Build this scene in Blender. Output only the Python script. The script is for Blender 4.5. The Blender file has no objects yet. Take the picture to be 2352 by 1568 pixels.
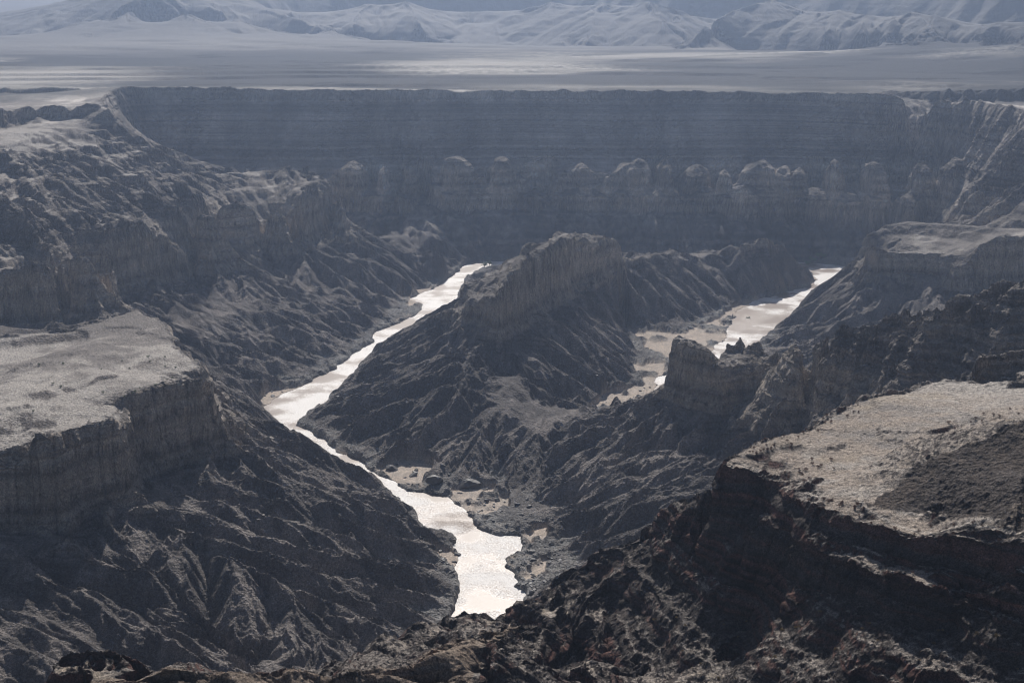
import bpy, math, random, time
import numpy as np
T0 = time.time()
F32 = np.float32
rng = np.random.default_rng(7)
random.seed(7)
# ------------------------------------------------------------------ viewpoint and survey helpers
# metres; river surface is z = 0, the viewpoint on the rim is 500 m above it
CZ, F, PITCH = 500.0, 3267.0, math.atan(844 / 3267)
CP, SP = math.cos(PITCH), math.sin(PITCH)
def ray(x, y):
    d, v = (x - 1176) / F, (784 - y) / F
    return d, CP + v * SP, -SP + v * CP
def W(x, y, z):                       # survey point of known height
    a, b, c = ray(x, y); t = (z - CZ) / c
    return (a * t, b * t, z)
def Q(x, y, D):                       # survey point of known distance
    a, b, c = ray(x, y); t = D / math.hypot(a, b)
    return (a * t, b * t, CZ + c * t)
def P(x, D, z):
    a, b, c = ray(x, 784); t = D / math.hypot(a, b)
    return (a * t, b * t, z)
# ------------------------------------------------------------------ survey grid (log polar = conformal)
TH0, TH1, R0, R1, NT = -0.53, 0.53, 230.0, 14500.0, 888
DT = (TH1 - TH0) / (NT - 1)
NR = int(math.log(R1 / R0) / DT) + 1
LR0 = math.log(R0)
th = (TH0 + DT * np.arange(NT)).astype(F32)
rr = np.exp(LR0 + DT * np.arange(NR)).astype(F32)
GX = (rr[:, None] * np.sin(th)[None, :]).astype(F32)
GY = (rr[:, None] * np.cos(th)[None, :]).astype(F32)
GR = np.repeat(rr[:, None], NT, 1)
def gij(x, y):
    return (np.log(np.hypot(x, y)) - LR0) / DT, (np.arctan2(x, y) - TH0) / DT
VAL = np.zeros((NR, NT), np.float64); CNT = np.zeros((NR, NT), np.float64)
def line(pts, w=1.0):
    pts = [tuple(p) for p in pts]
    if len(pts) == 1: pts = pts * 2
    for (x0, y0, z0), (x1, y1, z1) in zip(pts, pts[1:]):
        i0, j0 = gij(x0, y0); i1, j1 = gij(x1, y1)
        n = int(max(abs(i1 - i0), abs(j1 - j0)) * 1.3) + 2
        t = np.linspace(0, 1, n)
        i, j = gij(x0 + (x1 - x0) * t, y0 + (y1 - y0) * t)
        i = np.round(i).astype(int); j = np.round(j).astype(int); z = z0 + (z1 - z0) * t
        ok = (i >= 0) & (i < NR) & (j >= 0) & (j < NT)
        np.add.at(VAL, (i[ok], j[ok]), z[ok] * w); np.add.at(CNT, (i[ok], j[ok]), w)
def LW(*pts): line([W(*p) for p in pts])
def LP(*pts): line([P(*p) for p in pts])
def LQ(*pts): line([Q(*p) for p in pts])
def normals(ps):
    out = []
    for k in range(len(ps)):
        a, b = ps[max(k - 1, 0)], ps[min(k + 1, len(ps) - 1)]
        dx, dy = b[0] - a[0], b[1] - a[1]; l = math.hypot(dx, dy) or 1
        out.append((-dy / l, dx / l))
    return out
def cliff(pts, zb=72.0, w=5.0):
    """pts: x, y of the top edge, y of the foot, optional foot height; rock lies left of the walk"""
    base = [W(p[0], p[2], p[3] if len(p) > 3 else zb) for p in pts]
    ns = normals(base); top = []
    for p, b, n in zip(pts, base, ns):
        x, y = b[0] + n[0] * w, b[1] + n[1] * w
        a, bb, c = ray(p[0], p[1])
        top.append((x, y, CZ + c / math.hypot(a, bb) * math.hypot(x, y)))
    line(base); line(top)
def edge(pts, drop, w=5.0):
    """pts: x, y, z of a top edge, falling by drop on its outer (right hand) side"""
    top = [W(*p) for p in pts]; ns = normals(top)
    line(top); line([(t[0] - n[0] * w, t[1] - n[1] * w, t[2] - drop) for t, n in zip(top, ns)])
def inpoly(poly, X, Y):
    inside = np.zeros(X.shape, bool); px, py = zip(*[(p[0], p[1]) for p in poly]); n = len(px)
    for k in range(n):
        x0, y0, x1, y1 = px[k], py[k], px[(k + 1) % n], py[(k + 1) % n]
        if y0 == y1: continue
        c = ((y0 > Y) != (y1 > Y)) & (X < (x1 - x0) * (Y - y0) / (y1 - y0) + x0)
        inside ^= c
    return inside
# ------------------------------------------------------------------ noise
TAB = rng.random((256, 256)).astype(F32)
def vnoise(x, y, s=0):
    xi = np.floor(x); yi = np.floor(y); fx = (x - xi).astype(F32); fy = (y - yi).astype(F32)
    xi = (xi.astype(np.int32) + s * 37) & 255; yi = (yi.astype(np.int32) + s * 91) & 255
    fx = fx * fx * (3 - 2 * fx); fy = fy * fy * (3 - 2 * fy); x1 = (xi + 1) & 255; y1 = (yi + 1) & 255
    a = TAB[xi, yi]; b = TAB[x1, yi]; c = TAB[xi, y1]; d = TAB[x1, y1]
    return ((a + (b - a) * fx) * (1 - fy) + (c + (d - c) * fx) * fy) * 2 - 1
def fbm(x, y, lam, oct=3, s=0, ridged=False, gain=.5):
    out = 0; a = 1; t = 0
    for k in range(oct):
        c, sn = math.cos(k * 1.3 + s), math.sin(k * 1.3 + s)
        n = vnoise((x * c - y * sn) / lam + 17.3 * k, (x * sn + y * c) / lam - 9.1 * k, s + k)
        if ridged: n = 1 - 2 * np.abs(n)
        out = out + n * a; t += a; a *= gain; lam *= .5
    return out / t
# ------------------------------------------------------------------ the river
river_polys = [
 [(1036,640),(1028,654),(987,669),(946,686),(980,700),(963,724),(925,741),(877,760),(860,779),(860,789),(795,837),(775,847),(740,866),(690,893),(640,915),(600,940),
  (612,952),(640,975),(690,1010),(770,1062),(858,1103),(907,1136),(960,1184),(961,1208),(1010,1225),(1048,1238),(1038,1267),(1055,1311),(1067,1350),(1058,1384),(1040,1440),(950,1520),(850,1640),(760,1800),
  (900,1830),(1000,1660),(1110,1520),(1190,1430),(1209,1384),(1214,1355),(1189,1345),(1194,1311),(1155,1296),(1199,1272),(1204,1233),(1136,1230),(1106,1218),(1067,1179),(1040,1160),(1028,1138),(989,1135),(941,1124),(900,1106),(880,1098),(810,1050),(750,1015),(700,985),(672,978),(700,955),(740,920),(780,882),(807,861),(826,833),(877,799),(912,779),(973,751),(1014,724),(1041,700),(1052,662),(1060,640),
  (1085,622),(1110,614),(1250,606),(1500,606),(1850,612),(1900,615),(1945,619),(1980,621),(2100,625),(2100,617),(1980,614),(1945,612),(1900,609),(1847,605),(1500,598),(1250,598),(1100,602),(1070,615)],
 [(1840,606),(1864,627),(1877,641),(1871,656),(1806,673),(1741,692),(1700,723),(1694,747),(1672,775),(1642,815),(1600,850),(1520,866),(1508,890),(1512,915),(1560,925),(1700,930),(1720,880),(1700,830),(1741,781),(1755,770),(1789,743),(1823,716),(1850,699),(1891,682),(1929,653),(1950,634),(1990,621),(1945,612)]]
RIV = np.zeros((NR, NT), bool)
def dilate(m, n):
    for _ in range(n):
        o = m.copy(); o[1:] |= m[:-1]; o[:-1] |= m[1:]; o[:, 1:] |= m[:, :-1]; o[:, :-1] |= m[:, 1:]; m = o
    return m
for p in river_polys:
    RIV |= inpoly([W(x, y, 0) for x, y in p], GX + 5 * vnoise(GX / 38, GY / 38, 3) + 3.5 * vnoise(GX / 13, GY / 13, 4), GY + 5 * vnoise(GX / 38, GY / 38, 8) + 3.5 * vnoise(GX / 13, GY / 13, 9))
RIV |= dilate(RIV, 2) & (GR > 1500)
# ------------------------------------------------------------------ surveyed edges
# near-left flat topped mesa
cliff([(-260,1060,1230),(-120,1050,1225),(0,1043,1218),(49,1033,1216),(93,1004,1215),(150,994,1208),(200,988,1184),(214,985,1175),(260,975,1165),(307,968,1152),(318,962,1128),(322,925,1098),(345,893,1090),(405,880,1067),(450,868,1060),(487,862,1055),(500,866,1042)])
edge([(500,868,142),(470,835,144),(430,815,144),(400,770,144),(380,740,144),(345,725,144),(315,712,144)], 34)
edge([(315,712,144),(280,722,144),(150,757,144),(0,768,144),(-200,785,144)], 42)
LW((90,900,150),(160,850,150),(230,790,149)); LW((-100,960,149),(0,940,148),(60,935,147))
# ledge tier on its front
cliff([(20,1120,1222,70),(90,1112,1222,70),(170,1095,1214,70),(199,1110,1194,70)], w=4)
cliff([(500,950,1048,66),(530,955,1028,66)], w=4)
# talus crest below its corner
LW((505,905,78),(540,925,64),(590,955,42),(640,987,24),(700,1018,16),(760,1048,12),(850,1103,4))
LW((330,1160,74),(480,1250,56),(640,1350,38),(780,1440,22),(900,1500,8))
LW((205,1200,70),(330,1300,50),(470,1420,30),(600,1515,14))
LW((500,1065,70),(640,1130,50),(780,1200,32),(900,1270,18))
# second mesa and the alcoves of the left wall
cliff([(-200,640,765),(0,635,765),(41,618,763),(65,594,762),(100,588,760),(126,595,757),(140,612,752),(146,660,737),(155,606,708),(174,596,700),(219,599,705),(250,620,712),(273,642,712),(279,666,702),(270,560,684),(268,505,672),(300,503,664),(359,512,652),(383,536,645),(437,580,630),(442,600,622),(455,545,600),(468,545,592),(490,535,585),(530,505,580),(548,522,572),(565,515,577),(590,505,575),(608,503,572),(636,515,565),(644,530,558),(660,490,562),(690,440,565),(712,425,560),(740,418,545),(762,420,530),(783,450,520),(788,478,514)])
edge([(788,470,128),(775,430,146),(740,410,158)], 40)
# upper left spur
LW((-150,275,279),(-60,262,279),(0,257,279),(62,247,279),(137,242,279),(222,241,279),(250,250,277))
line([(x, y - 14, 252) for x, y, z in [W(*p) for p in [(-150,275,279),(0,257,279),(62,247,279),(137,242,279),(222,241,279)]]])
LW((250,250,272),(263,273,255),(300,305,232),(380,340,204),(430,368,182),(490,378,176),(530,388,170),(560,395,168),(610,388,170),(660,382,176),(700,385,172),(740,408,160))
LW((80,262,266),(150,330,238),(260,400,205),(360,440,184),(440,470,166),(500,495,152))
LW((-80,340,250),(0,350,246),(60,372,232),(130,440,205),(200,500,175),(240,520,160))
LW((-100,470,215),(0,450,214),(100,520,186),(180,565,164),(215,590,152))
LW((150,255,266),(240,330,235),(370,400,195),(480,440,172),(600,455,156),(650,470,145))
LW((-100,565,156),(0,565,156),(60,565,157),(120,578,154)); LW((0,600,150),(60,585,151))
# slopes falling from the left wall to the river
LW((590,925,3),(640,905,3),(700,883,3),(760,852,4),(830,805,4),(850,765,4),(900,725,4),(925,690,4),(985,655,3),(1030,636,3))
LW((790,518,72),(830,535,60),(920,575,36),(985,600,22),(1030,625,6))
LW((985,590,25),(1000,572,50),(1022,566,56),(1045,575,47),(1070,592,30),(1095,610,8))
LW((600,590,60),(700,680,36),(800,740,20)); LW((440,650,58),(520,730,44),(600,800,22),(680,850,10))
LW((285,690,66),(360,720,52),(430,770,44),(520,850,20)); LW((160,740,66),(250,700,62),(300,705,58))
LP((330,2650,150),(430,2600,110),(560,2580,75),(700,2570,48),(850,2540,22))
# centre ridge
LP((1120,1630,38),(1180,1605,22),(1240,1595,12),(1320,1610,4),(1400,1640,1))
cliff([(1058,675,728),(1062,688,737),(1096,690,744),(1125,682,758),(1151,672,768),(1178,655,752),(1199,615,737),(1215,590,728),(1240,578,708),(1267,568,692),(1298,550,684),(1318,535,660),(1327,560,650,79),(1350,552,640,82),(1376,572,630,84),(1385,560,612,90),(1420,547,592,96),(1431,550,584,100)], zb=78)
edge([(1433,545,119),(1422,528,127),(1370,526,129),(1330,533,131),(1316,529,146),(1300,526,147),(1270,539,147),(1230,562,140),(1185,584,132),(1117,618,118),(1062,642,106),(1052,662,101)], 36)
LW((1435,590,84),(1460,592,74),(1500,585,70),(1550,578,68),(1620,588,60),(1700,570,72),(1760,543,88),(1800,565,65),(1850,612,22),(1880,645,2))
LW((1160,800,66),(1200,860,52),(1240,915,42),(1300,925,32),(1400,943,24),(1500,935,32),(1525,925,50))
LW((1060,760,70),(1000,800,52),(940,830,38),(860,862,22),(800,890,14))
LW((1110,780,70),(1070,850,60),(1050,900,50),(1000,960,32),(940,1010,16))
LW((1240,915,42),(1150,940,42),(1100,985,34),(1110,1040,20),(1130,1095,6)); LW((1240,920,42),(1250,1000,32),(1255,1080,18),(1230,1150,5))
LW((780,1035,4),(850,1058,4),(900,1085,2),(980,1110,2),(1050,1120,3),(1110,1140,3),(1160,1150,5))
LW((1275,1240,4),(1320,1285,7),(1290,1340,4)); LW((1120,1210,2),(1210,1222,2),(1235,1280,3),(1215,1320,2),(1240,1350,3))
LW((1420,742,5),(1480,758,3),(1560,765,2),(1600,745,4),(1640,715,5),(1700,693,4),(1800,666,4),(1865,650,4))
LW((1430,755,5),(1470,830,5),(1450,880,5),(1400,912,5),(1345,930,5)); LW((1520,800,1.5),(1600,790,1.2)); LW((1400,938,3),(1490,905,1.5))
LW((1280,700,72),(1330,800,40),(1370,860,18)); LW((1400,600,76),(1470,680,40),(1530,730,12))
# right hand spur with the knob
cliff([(1534,805,914),(1545,772,920),(1560,768,925),(1578,772,930),(1583,788,932),(1615,796,940),(1640,822,945),(1662,880,950),(1668,870,944),(1690,862,938),(1706,853,935),(1750,845,932),(1800,850,935),(1838,862,945),(1844,922,985),(1855,908,992),(1900,890,986),(1950,880,978),(2010,905,1000)])
cliff([(1740,992,1022,62),(1765,984,1024,62),(1800,988,1018,62)], w=4)
edge([(1789,800,126),(1734,780,130),(1687,782,128),(1663,792,124),(1642,820,116),(1615,795,124),(1583,786,128),(1577,770,135),(1550,767,135),(1536,790,128)], 44)
LW((1789,798,130),(1830,792,148),(1900,775,165),(2000,750,185),(2070,712,203),(2140,688,216),(2240,668,228),(2352,655,238),(2600,630,252))
_cr = [W(*p) for p in [(1830,792,148),(1900,775,165),(2000,750,185),(2070,712,203),(2140,688,216),(2240,668,228),(2352,655,238),(2600,630,252)]]
line([(x, y + 16, z - 3) for x, y, z in _cr]); line([(x - 4, y - 14, z - 7) for x, y, z in _cr])
LW((1830,795,147),(1790,830,125),(1750,842,114)); LW((1980,760,178),(1930,850,140),(1875,900,112))
LW((2140,695,213),(2100,790,175),(2030,870,140),(1970,915,118)); LW((2300,670,228),(2240,760,195),(2150,850,152),(2090,890,128))
LW((2060,770,168),(1990,850,132)); LW((2220,740,182),(2110,850,138))
LW((1530,940,62),(1450,1010,44),(1370,1090,26),(1290,1170,10)); LW((1680,970,62),(1560,1060,48),(1450,1150,30),(1340,1240,12))
LW((1850,1010,60),(1750,1060,60),(1600,1150,48))
# right mid mesa
cliff([(1984,532,614,90),(2007,545,608,95),(2012,563,618,90),(2044,580,626,85),(2109,583,626,85),(2150,592,634,82),(2180,610,660,74),(2234,622,668,70),(2242,548,664,70),(2300,542,665,70),(2352,540,660,70),(2600,545,660,70)])
edge([(2600,525,135),(2352,522,135),(2276,520,135),(2198,508,138),(2079,506,136),(2027,515,133),(1984,528,128)], 40)
LW((2005,612,90),(1975,628,78),(1930,655,54),(1890,685,34),(1820,733,15),(1750,786,3)); LW((2170,655,72),(2090,695,58),(2000,742,42),(1900,780,22),(1830,800,14))
LW((2330,690,62),(2200,720,54),(2060,770,44))
# far canyon wall
LW((1130,594,5),(1300,594,5),(1500,594,5),(1700,596,5),(1850,596,4),(1930,606,3),(2000,608,5))
B = [(700,415,500),(775,420,478),(786,390,470),(800,379,466),(820,380,466),(842,392,468),(852,430,466),(868,430,458),(873,394,464),(886,394,464),(893,432,458),(926,430,458),(932,394,464),(952,393,464),(962,425,460),(978,440,460),(988,422,468),(1015,408,468),(1022,380,466),(1063,362,462),(1076,388,460),(1120,400,458),(1134,370,462),(1156,372,462),(1182,395,466),(1215,425,470),(1232,440,462),(1255,432,462),(1268,400,468),(1316,400,468),(1322,386,472),(1336,383,474),(1348,392,472),(1358,405,470),(1408,410,470),(1420,384,473),(1442,377,474),(1472,377,473),(1496,392,472),(1502,430,464),(1508,420,464),(1514,378,468),(1530,375,468),(1545,390,468),(1552,430,462),(1566,420,464),(1572,390,468),(1600,384,472),(1630,392,472),(1645,440,464),(1668,420,464),(1672,398,468),(1682,430,464),(1696,420,468),(1704,384,472),(1738,377,474),(1768,382,474),(1784,394,474),(1805,394,472),(1812,410,470),(1845,395,472),(1856,430,466),(1880,440,462),(1900,400,466),(1914,377,470),(1938,378,470),(1946,430,464),(1985,440,464),(1998,386,472),(2018,380,474),(2030,400,472),(2040,450,466),(2086,450,472),(2100,396,478),(2136,384,480)]
cliff([(x, y, yb, 78 + (470 - yb) * 0.6) if y < 425 else (x, 396, 448, 88) for x, y, yb in B], w=7)
LW((300,345,170),(430,362,158),(700,374,152),(850,372,154),(1000,362,158),(1200,362,158),(1400,362,158),(1600,362,158),(1800,362,158),(2000,365,158),(2150,365,162))
rim = [(250,240),(240,226),(262,213),(290,207),(410,205),(600,205),(804,206),(1117,205),(1400,204),(1579,203),(1789,205),(1959,211),(2062,215),(2164,222),(2232,229),(2352,252),(2450,270),(2600,290)]
edge([(x, y, 279) for x, y in rim], 22, w=9)
LW((2320,330,232),(2255,400,176),(2185,478,122)); LW((2380,380,205),(2300,450,155),(2235,500,112)); LW((2450,420,180),(2352,470,140),(2290,508,108))
LW((2140,384,150),(2150,440,105),(2150,490,80),(2080,540,38),(2000,590,10))
# broken plain beyond the rim
cliff([(1960,207,214,266),(2100,207,224,262),(2240,204,227,262),(2352,202,229,262),(2600,202,232,262)], w=14)
cliff([(-200,206,224,262),(0,208,226,262),(120,206,224,262),(180,208,222,264)], w=14)
LP((-200,3300,276),(600,3300,275),(1300,3300,273),(2600,3200,274)); LP((-200,4000,268),(800,3900,268),(1700,3700,266),(2700,3500,267))
LW((-200,96,262),(300,96,262),(600,98,262),(1000,102,262),(1400,112,262),(1800,122,262),(2100,132,262),(2352,142,262),(2600,150,262))
# mountains on the far side
LQ((-100,80,5300),(85,79,5200),(154,63,5300),(219,44,5400),(239,34,5450),(297,0,5500),(340,-30,5600))
def DM(x): return 5500 if x < 1200 else 5500 - (x - 1200) * 0.95
line([Q(340,-30,5600), P(420, 5900, 520)] + [P(x, DM(x) + 760 + 90 * math.sin(x / 97), 560) for x in range(500, 2800, 60)])
line([P(x, DM(x) + 380 + 60 * math.sin(x / 60), 300) for x in range(660, 2800, 40)])
LQ((340,-30,5600),(400,15,5400),(480,52,5150),(560,80,4980)); LQ((340,-30,5600),(300,25,5380),(260,65,5130),(200,88,4990)); line([P(420,5900,520), Q(460,8,5500), Q(540,40,5250), Q(640,70,5080), Q(720,92,4950)]); LQ((560,-5,5750),(620,25,5450),(740,60,5200),(830,90,4980))
for x, y, s in [(700,28,10),(850,8,-25),(928,2,20),(1072,27,-14),(1117,25,18),(1264,3,22),(1383,4,-20),(1486,2,25),(1558,27,12),(1632,70,-8),(1772,-2,-90),(1847,24,30),(1925,21,40),(1983,33,34),(2041,38,26),(2090,26,40),(2148,37,-26),(2220,60,30),(2290,50,50),(2400,40,30)]:
    d = DM(x)
    line([P(x + s * .1, d + 330, 345), Q(x, y, d), Q(x + s, y + 22, d - 130), Q(x + 1.6 * s, y + 50, d - 330), W(x + 2.3 * s, float(np.interp(x, [600, 1000, 1400, 1800, 2100, 2400], [98, 102, 112, 122, 132, 144])), 263)])
    line([Q(x, y, d), Q(x - s * 1.1 - 12, y + 30, d - 120)])
line([P(x, 7200, 262) for x in (-100, 330)]); line([P(x, 10200 + 300 * math.sin(x / 30), 395 + 20 * math.sin(x / 55)) for x in range(-150, 400, 15)])
line([P(x, 13500, 480) for x in range(-150, 2700, 100)])
# near right shelf, its block and its mound
cliff([(2238,797,864,248),(2290,802,864,248),(2352,790,852,250),(2480,786,850,250),(2600,786,850,250)], w=4)
edge([(2600,768,262),(2352,772,262),(2240,787,260)], 50)
edge([(2238,868,256),(2190,868,258),(2150,872,260),(2050,905,262),(1960,925,265),(1870,975,267),(1800,998,268),(1760,1012,269),(1700,1038,270),(1650,1055,271)], 48)
LW((1700,1062,270),(1850,1010,268),(2050,960,266),(2240,900,260),(2352,880,259),(2600,870,259)); LW((1850,1120,269),(2000,1060,268),(2200,980,267),(2400,930,268))
cliff([(1648,1062,1185,246),(1690,1078,1185,247),(1715,1085,1180,248),(1755,1135,1185,250),(1800,1163,1200,255),(1850,1178,1215,258),(1950,1195,1240,259),(2100,1225,1285,259),(2352,1255,1330,262),(2600,1270,1345,264)], w=4)
cliff([(1690,1224,1305,228),(1760,1240,1335,228),(1842,1258,1345,236),(1950,1290,1370,241),(2100,1330,1400,246),(2352,1372,1440,250),(2600,1390,1450,252)], w=3.5)
LW((1985,1155,270),(2050,1115,273),(2120,1072,278),(2200,1030,283),(2280,1000,288),(2352,975,292),(2500,930,300)); LW((2352,1100,286),(2352,1235,276)); LW((2200,1120,276),(2150,1195,268)); LW((2600,1100,290),(2600,1230,278))
LW((2215,1400,246),(2165,1480,239),(2100,1568,232)); LW((2352,1500,243),(2352,1568,238)); LW((1990,1420,236),(1940,1568,222))
LW((1640,1110,255),(1579,1145,238),(1506,1189,222),(1404,1238,205),(1360,1267,198),(1311,1296,190),(1253,1365,178),(1209,1389,172),(1150,1412,165),(1116,1421,162),(1070,1398,168),(1048,1394,170),(1019,1401,172),(1009,1430,172),(960,1433,175),(892,1462,178),(863,1486,180),(790,1520,185),(700,1565,190))
line([(x * 1.035, y * 1.035, z - 24) for x, y, z in [W(*p) for p in [(1404,1238,205),(1311,1296,190),(1253,1365,178),(1209,1389,172),(1116,1421,162),(1019,1401,172),(960,1433,175),(863,1486,180),(790,1520,185)]]])
LW((1685,1215,240),(1620,1290,222),(1540,1400,200),(1480,1568,176)); LW((1640,1330,216),(1400,1330,193),(1300,1440,180),(1200,1425,190)); LW((1404,1238,205),(1400,1400,184),(1390,1568,168))
LW((1700,1420,208),(1680,1568,186)); LW((1330,1350,186),(1290,1480,174),(1250,1600,164))
LW((1180,1425,200),(1160,1442,205),(1058,1486,212),(1004,1506,215),(921,1525,220),(775,1541,225),(500,1556,230),(230,1560,237),(100,1590,242)); LW((1150,1480,206),(1100,1568,214))
LW((120,1535,232),(150,1500,236),(215,1478,240),(260,1492,237),(300,1515,232),(350,1545,232)); LW((150,1530,233),(230,1550,236))
LP((-200,660,150),(700,690,140)); LP((-200,760,70),(300,780,60),(900,840,30)); LP((0,850,12),(400,880,6),(600,900,3))
LP((1200,860,40),(1400,920,62),(1600,900,110),(1800,860,150)); LP((1350,1000,30),(1500,1000,55),(1700,980,62),(2000,960,80),(2600,980,100)); LP((1950,1060,62),(2050,1090,66),(2300,1130,84),(2600,1140,95))
LP((-300,400,200),(2700,400,200)); LP((-300,235,140),(2700,235,140)); LP((1200,500,190),(1700,500,160),(2600,470,200))
# ------------------------------------------------------------------ membrane through the survey
RIVD = RIV
m = CNT > 0
VAL[m] /= CNT[m]
fix = m | RIVD
VAL[RIVD] = 0.0
ZC, PW = 72.0, 1.6                    # talus keeps its slope down to the banks: solve in a steepened height
VAL = np.where((VAL < ZC) & m, ZC * (np.maximum(VAL, 0) / ZC) ** PW, VAL); VAL[RIVD] = 0.0
def solve(val, fixm):
    levels = [(val, fixm)]
    while min(levels[-1][0].shape) > 24:
        v, f = levels[-1]
        a, b = (v.shape[0] + 1) // 2 * 2, (v.shape[1] + 1) // 2 * 2
        vp = np.zeros((a, b)); fp = np.zeros((a, b)); vp[:v.shape[0], :v.shape[1]] = v * f; fp[:v.shape[0], :v.shape[1]] = f
        s = fp.reshape(a // 2, 2, b // 2, 2).sum((1, 3)); w = vp.reshape(a // 2, 2, b // 2, 2).sum((1, 3))
        levels.append((np.where(s > 0, w / np.maximum(s, 1), 0), s > 0))
    u = None
    for li, (v, f) in enumerate(reversed(levels)):
        if u is None: u = np.full(v.shape, 150.0)
        else: u = np.repeat(np.repeat(u, 2, 0), 2, 1)[:v.shape[0], :v.shape[1]]
        u = u.astype(F32); v = v.astype(F32); u[f] = v[f]
        n = 1500 if li == 0 else (400 if u.size < 60000 else (150 if u.size < 600000 else 70))
        for _ in range(n):
            p = np.pad(u, 1, mode='edge')
            w = (p[:-2, 1:-1] + p[2:, 1:-1] + p[1:-1, :-2] + p[1:-1, 2:]) * F32(.25)
            u = np.where(f, v, w)
    return u
S = solve(VAL, fix)
S = np.where(S < ZC, ZC * (np.maximum(S, 0) / ZC) ** (1 / PW), S).astype(F32); S[RIV] = -4
print('membrane', NR, NT, round(time.time() - T0, 1))
def grad(H):
    gt = np.gradient(H, axis=1) / (GR * F32(DT)); gr = np.gradient(H, axis=0) / (GR * F32(DT))
    st, ct = np.sin(th)[None, :], np.cos(th)[None, :]
    return gr * st + gt * ct, gr * ct - gt * st
def blur(H, n):
    for _ in range(n):
        p = np.pad(H, 1, mode='edge'); H = (p[:-2, 1:-1] + p[2:, 1:-1] + p[1:-1, :-2] + p[1:-1, 2:] + 2 * H) / 6
    return H
def smooth(a, b, x):
    t = np.clip((x - a) / (b - a), 0, 1); return t * t * (3 - 2 * t)
def block(x, y, lam, s):                          # jointed rock: flat blocks with abrupt steps
    n = vnoise(x / lam, y / lam, s) * 2.2; f = np.floor(n); t = n - f
    return (f + smooth(.35, .65, t)) / 2.2
def gullies(X, Y, dx, dy, c, s):
    """stripes that run down the slope, one phase per cell: spurs and gullies"""
    px, py = X / c, Y / c; ix, iy = np.floor(px), np.floor(py); out = 0; wt = 0
    for a in (-2, -1, 0, 1, 2):
        for b in (-2, -1, 0, 1, 2):
            if abs(a) + abs(b) > 3: continue
            cx, cy = ix + a, iy + b
            h = TAB[(cx.astype(np.int32) + s * 13) & 255, (cy.astype(np.int32) + s * 29) & 255]; h2 = TAB[(cy.astype(np.int32) + s * 7) & 255, (cx.astype(np.int32) + s * 3) & 255]
            vx, vy = px - cx - h, py - cy - h2
            u, v = vx * dx + vy * dy, vy * dx - vx * dy
            w = np.exp(-(u * u * .55 + v * v * 2.4)); v = v * 6.5
            out = out + w * np.cos(v); wt = wt + w * np.sin(v)
    ph = np.abs(np.arctan2(wt, out + 1e-9)) / math.pi
    return (1 - 2 * ph) * smooth(0, .25, np.hypot(out, wt))
# ------------------------------------------------------------------ erosion detail on the survey grid
flatmask = 0
def blur0(A, n):
    for _ in range(n):
        p = np.pad(A, 1, mode='edge'); A = (p[:-2, 1:-1] + p[2:, 1:-1] + p[1:-1, :-2] + p[1:-1, 2:] + 2 * A) / 6
    return A
S = np.where(RIV, S, blur0(S, 3)).astype(F32)
H = S.copy()
dist_riv = None
near = np.zeros_like(S)
Hb = blur(S, 6); HB2 = blur(S, 22)
gx, gy = grad(Hb); sl = np.hypot(gx, gy); gx, gy = grad(HB2); sl2 = np.hypot(gx, gy)
plain = smooth(2850, 3050, GR) * (1 - smooth(262, 300, Hb) )
mount = smooth(3800, 4400, GR)
slopew = smooth(.04, .2, sl) * (.3 + .7 * smooth(.06, .25, sl2))
keep = 1 - smooth(0, 10, Hb)                      # fades to the river banks
amp0 = slopew * smooth(1, 18, Hb)
CAP = {
 'mesa': [(-400,1230,66),(0,1222,66),(210,1195,66),(320,1160,66),(330,1105,66),(540,1035,66),(520,850,140),(420,740,140),(315,700,140),(0,760,140),(-400,790,140)],
 'spur': [(-400,775,66),(0,775,66),(146,765,66),(285,725,66),(450,640,66),(650,575,66),(800,525,66),(800,400,150),(700,370,170),(480,360,176),(300,290,232),(255,225,272),(-400,225,272)],
 'ridge': [(1040,735,80),(1150,790,72),(1210,755,72),(1340,665,72),(1445,590,72),(1440,515,146),(1300,510,150),(1040,640,100)],
 'small': [(1965,620,84),(2110,645,76),(2240,690,62),(2700,690,62),(2700,500,135),(2070,490,136),(1970,515,128)],
 'knob': [(1520,935,66),(1640,960,66),(1850,1010,66),(2700,1010,66),(2700,600,250),(2100,680,215),(1830,775,148),(1530,745,140)],
 'shelf': [(1640,1070,268),(1800,1185,258),(2100,1245,254),(2700,1290,250),(2700,700,262),(2238,750,262),(1960,905,265),(1640,1040,271)]}
def inw(key): return inpoly([W(*p) for p in CAP[key]], GX, GY)
CAPM = (inw('mesa') | inw('ridge') | inw('small') | inw('shelf')) * F32(1) * smooth(70, 78, Hb)
KN = inpoly([W(*p) for p in [(1500,960,60),(1850,1010,66),(1850,840,120),(1790,770,140),(1500,740,140)]], GX, GY)
CAPM = np.maximum(CAPM, .8 * KN * smooth(60, 75, Hb)); CAPM = np.maximum(CAPM, .55 * (inw('spur') & (Hb < 165)) * smooth(70, 78, Hb))
CAPM = blur(CAPM, 3)
NEARC = smooth(.07, .12, th)[None, :] * (1 - smooth(640, 690, GR))
cst = smooth(235, 262, Hb) * smooth(1500, 2000, GR)   # quieter at the far rim
sc = 1 + 2.2 * mount
lo = smooth(80, 55, Hb)
det = np.zeros_like(S)
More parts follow.
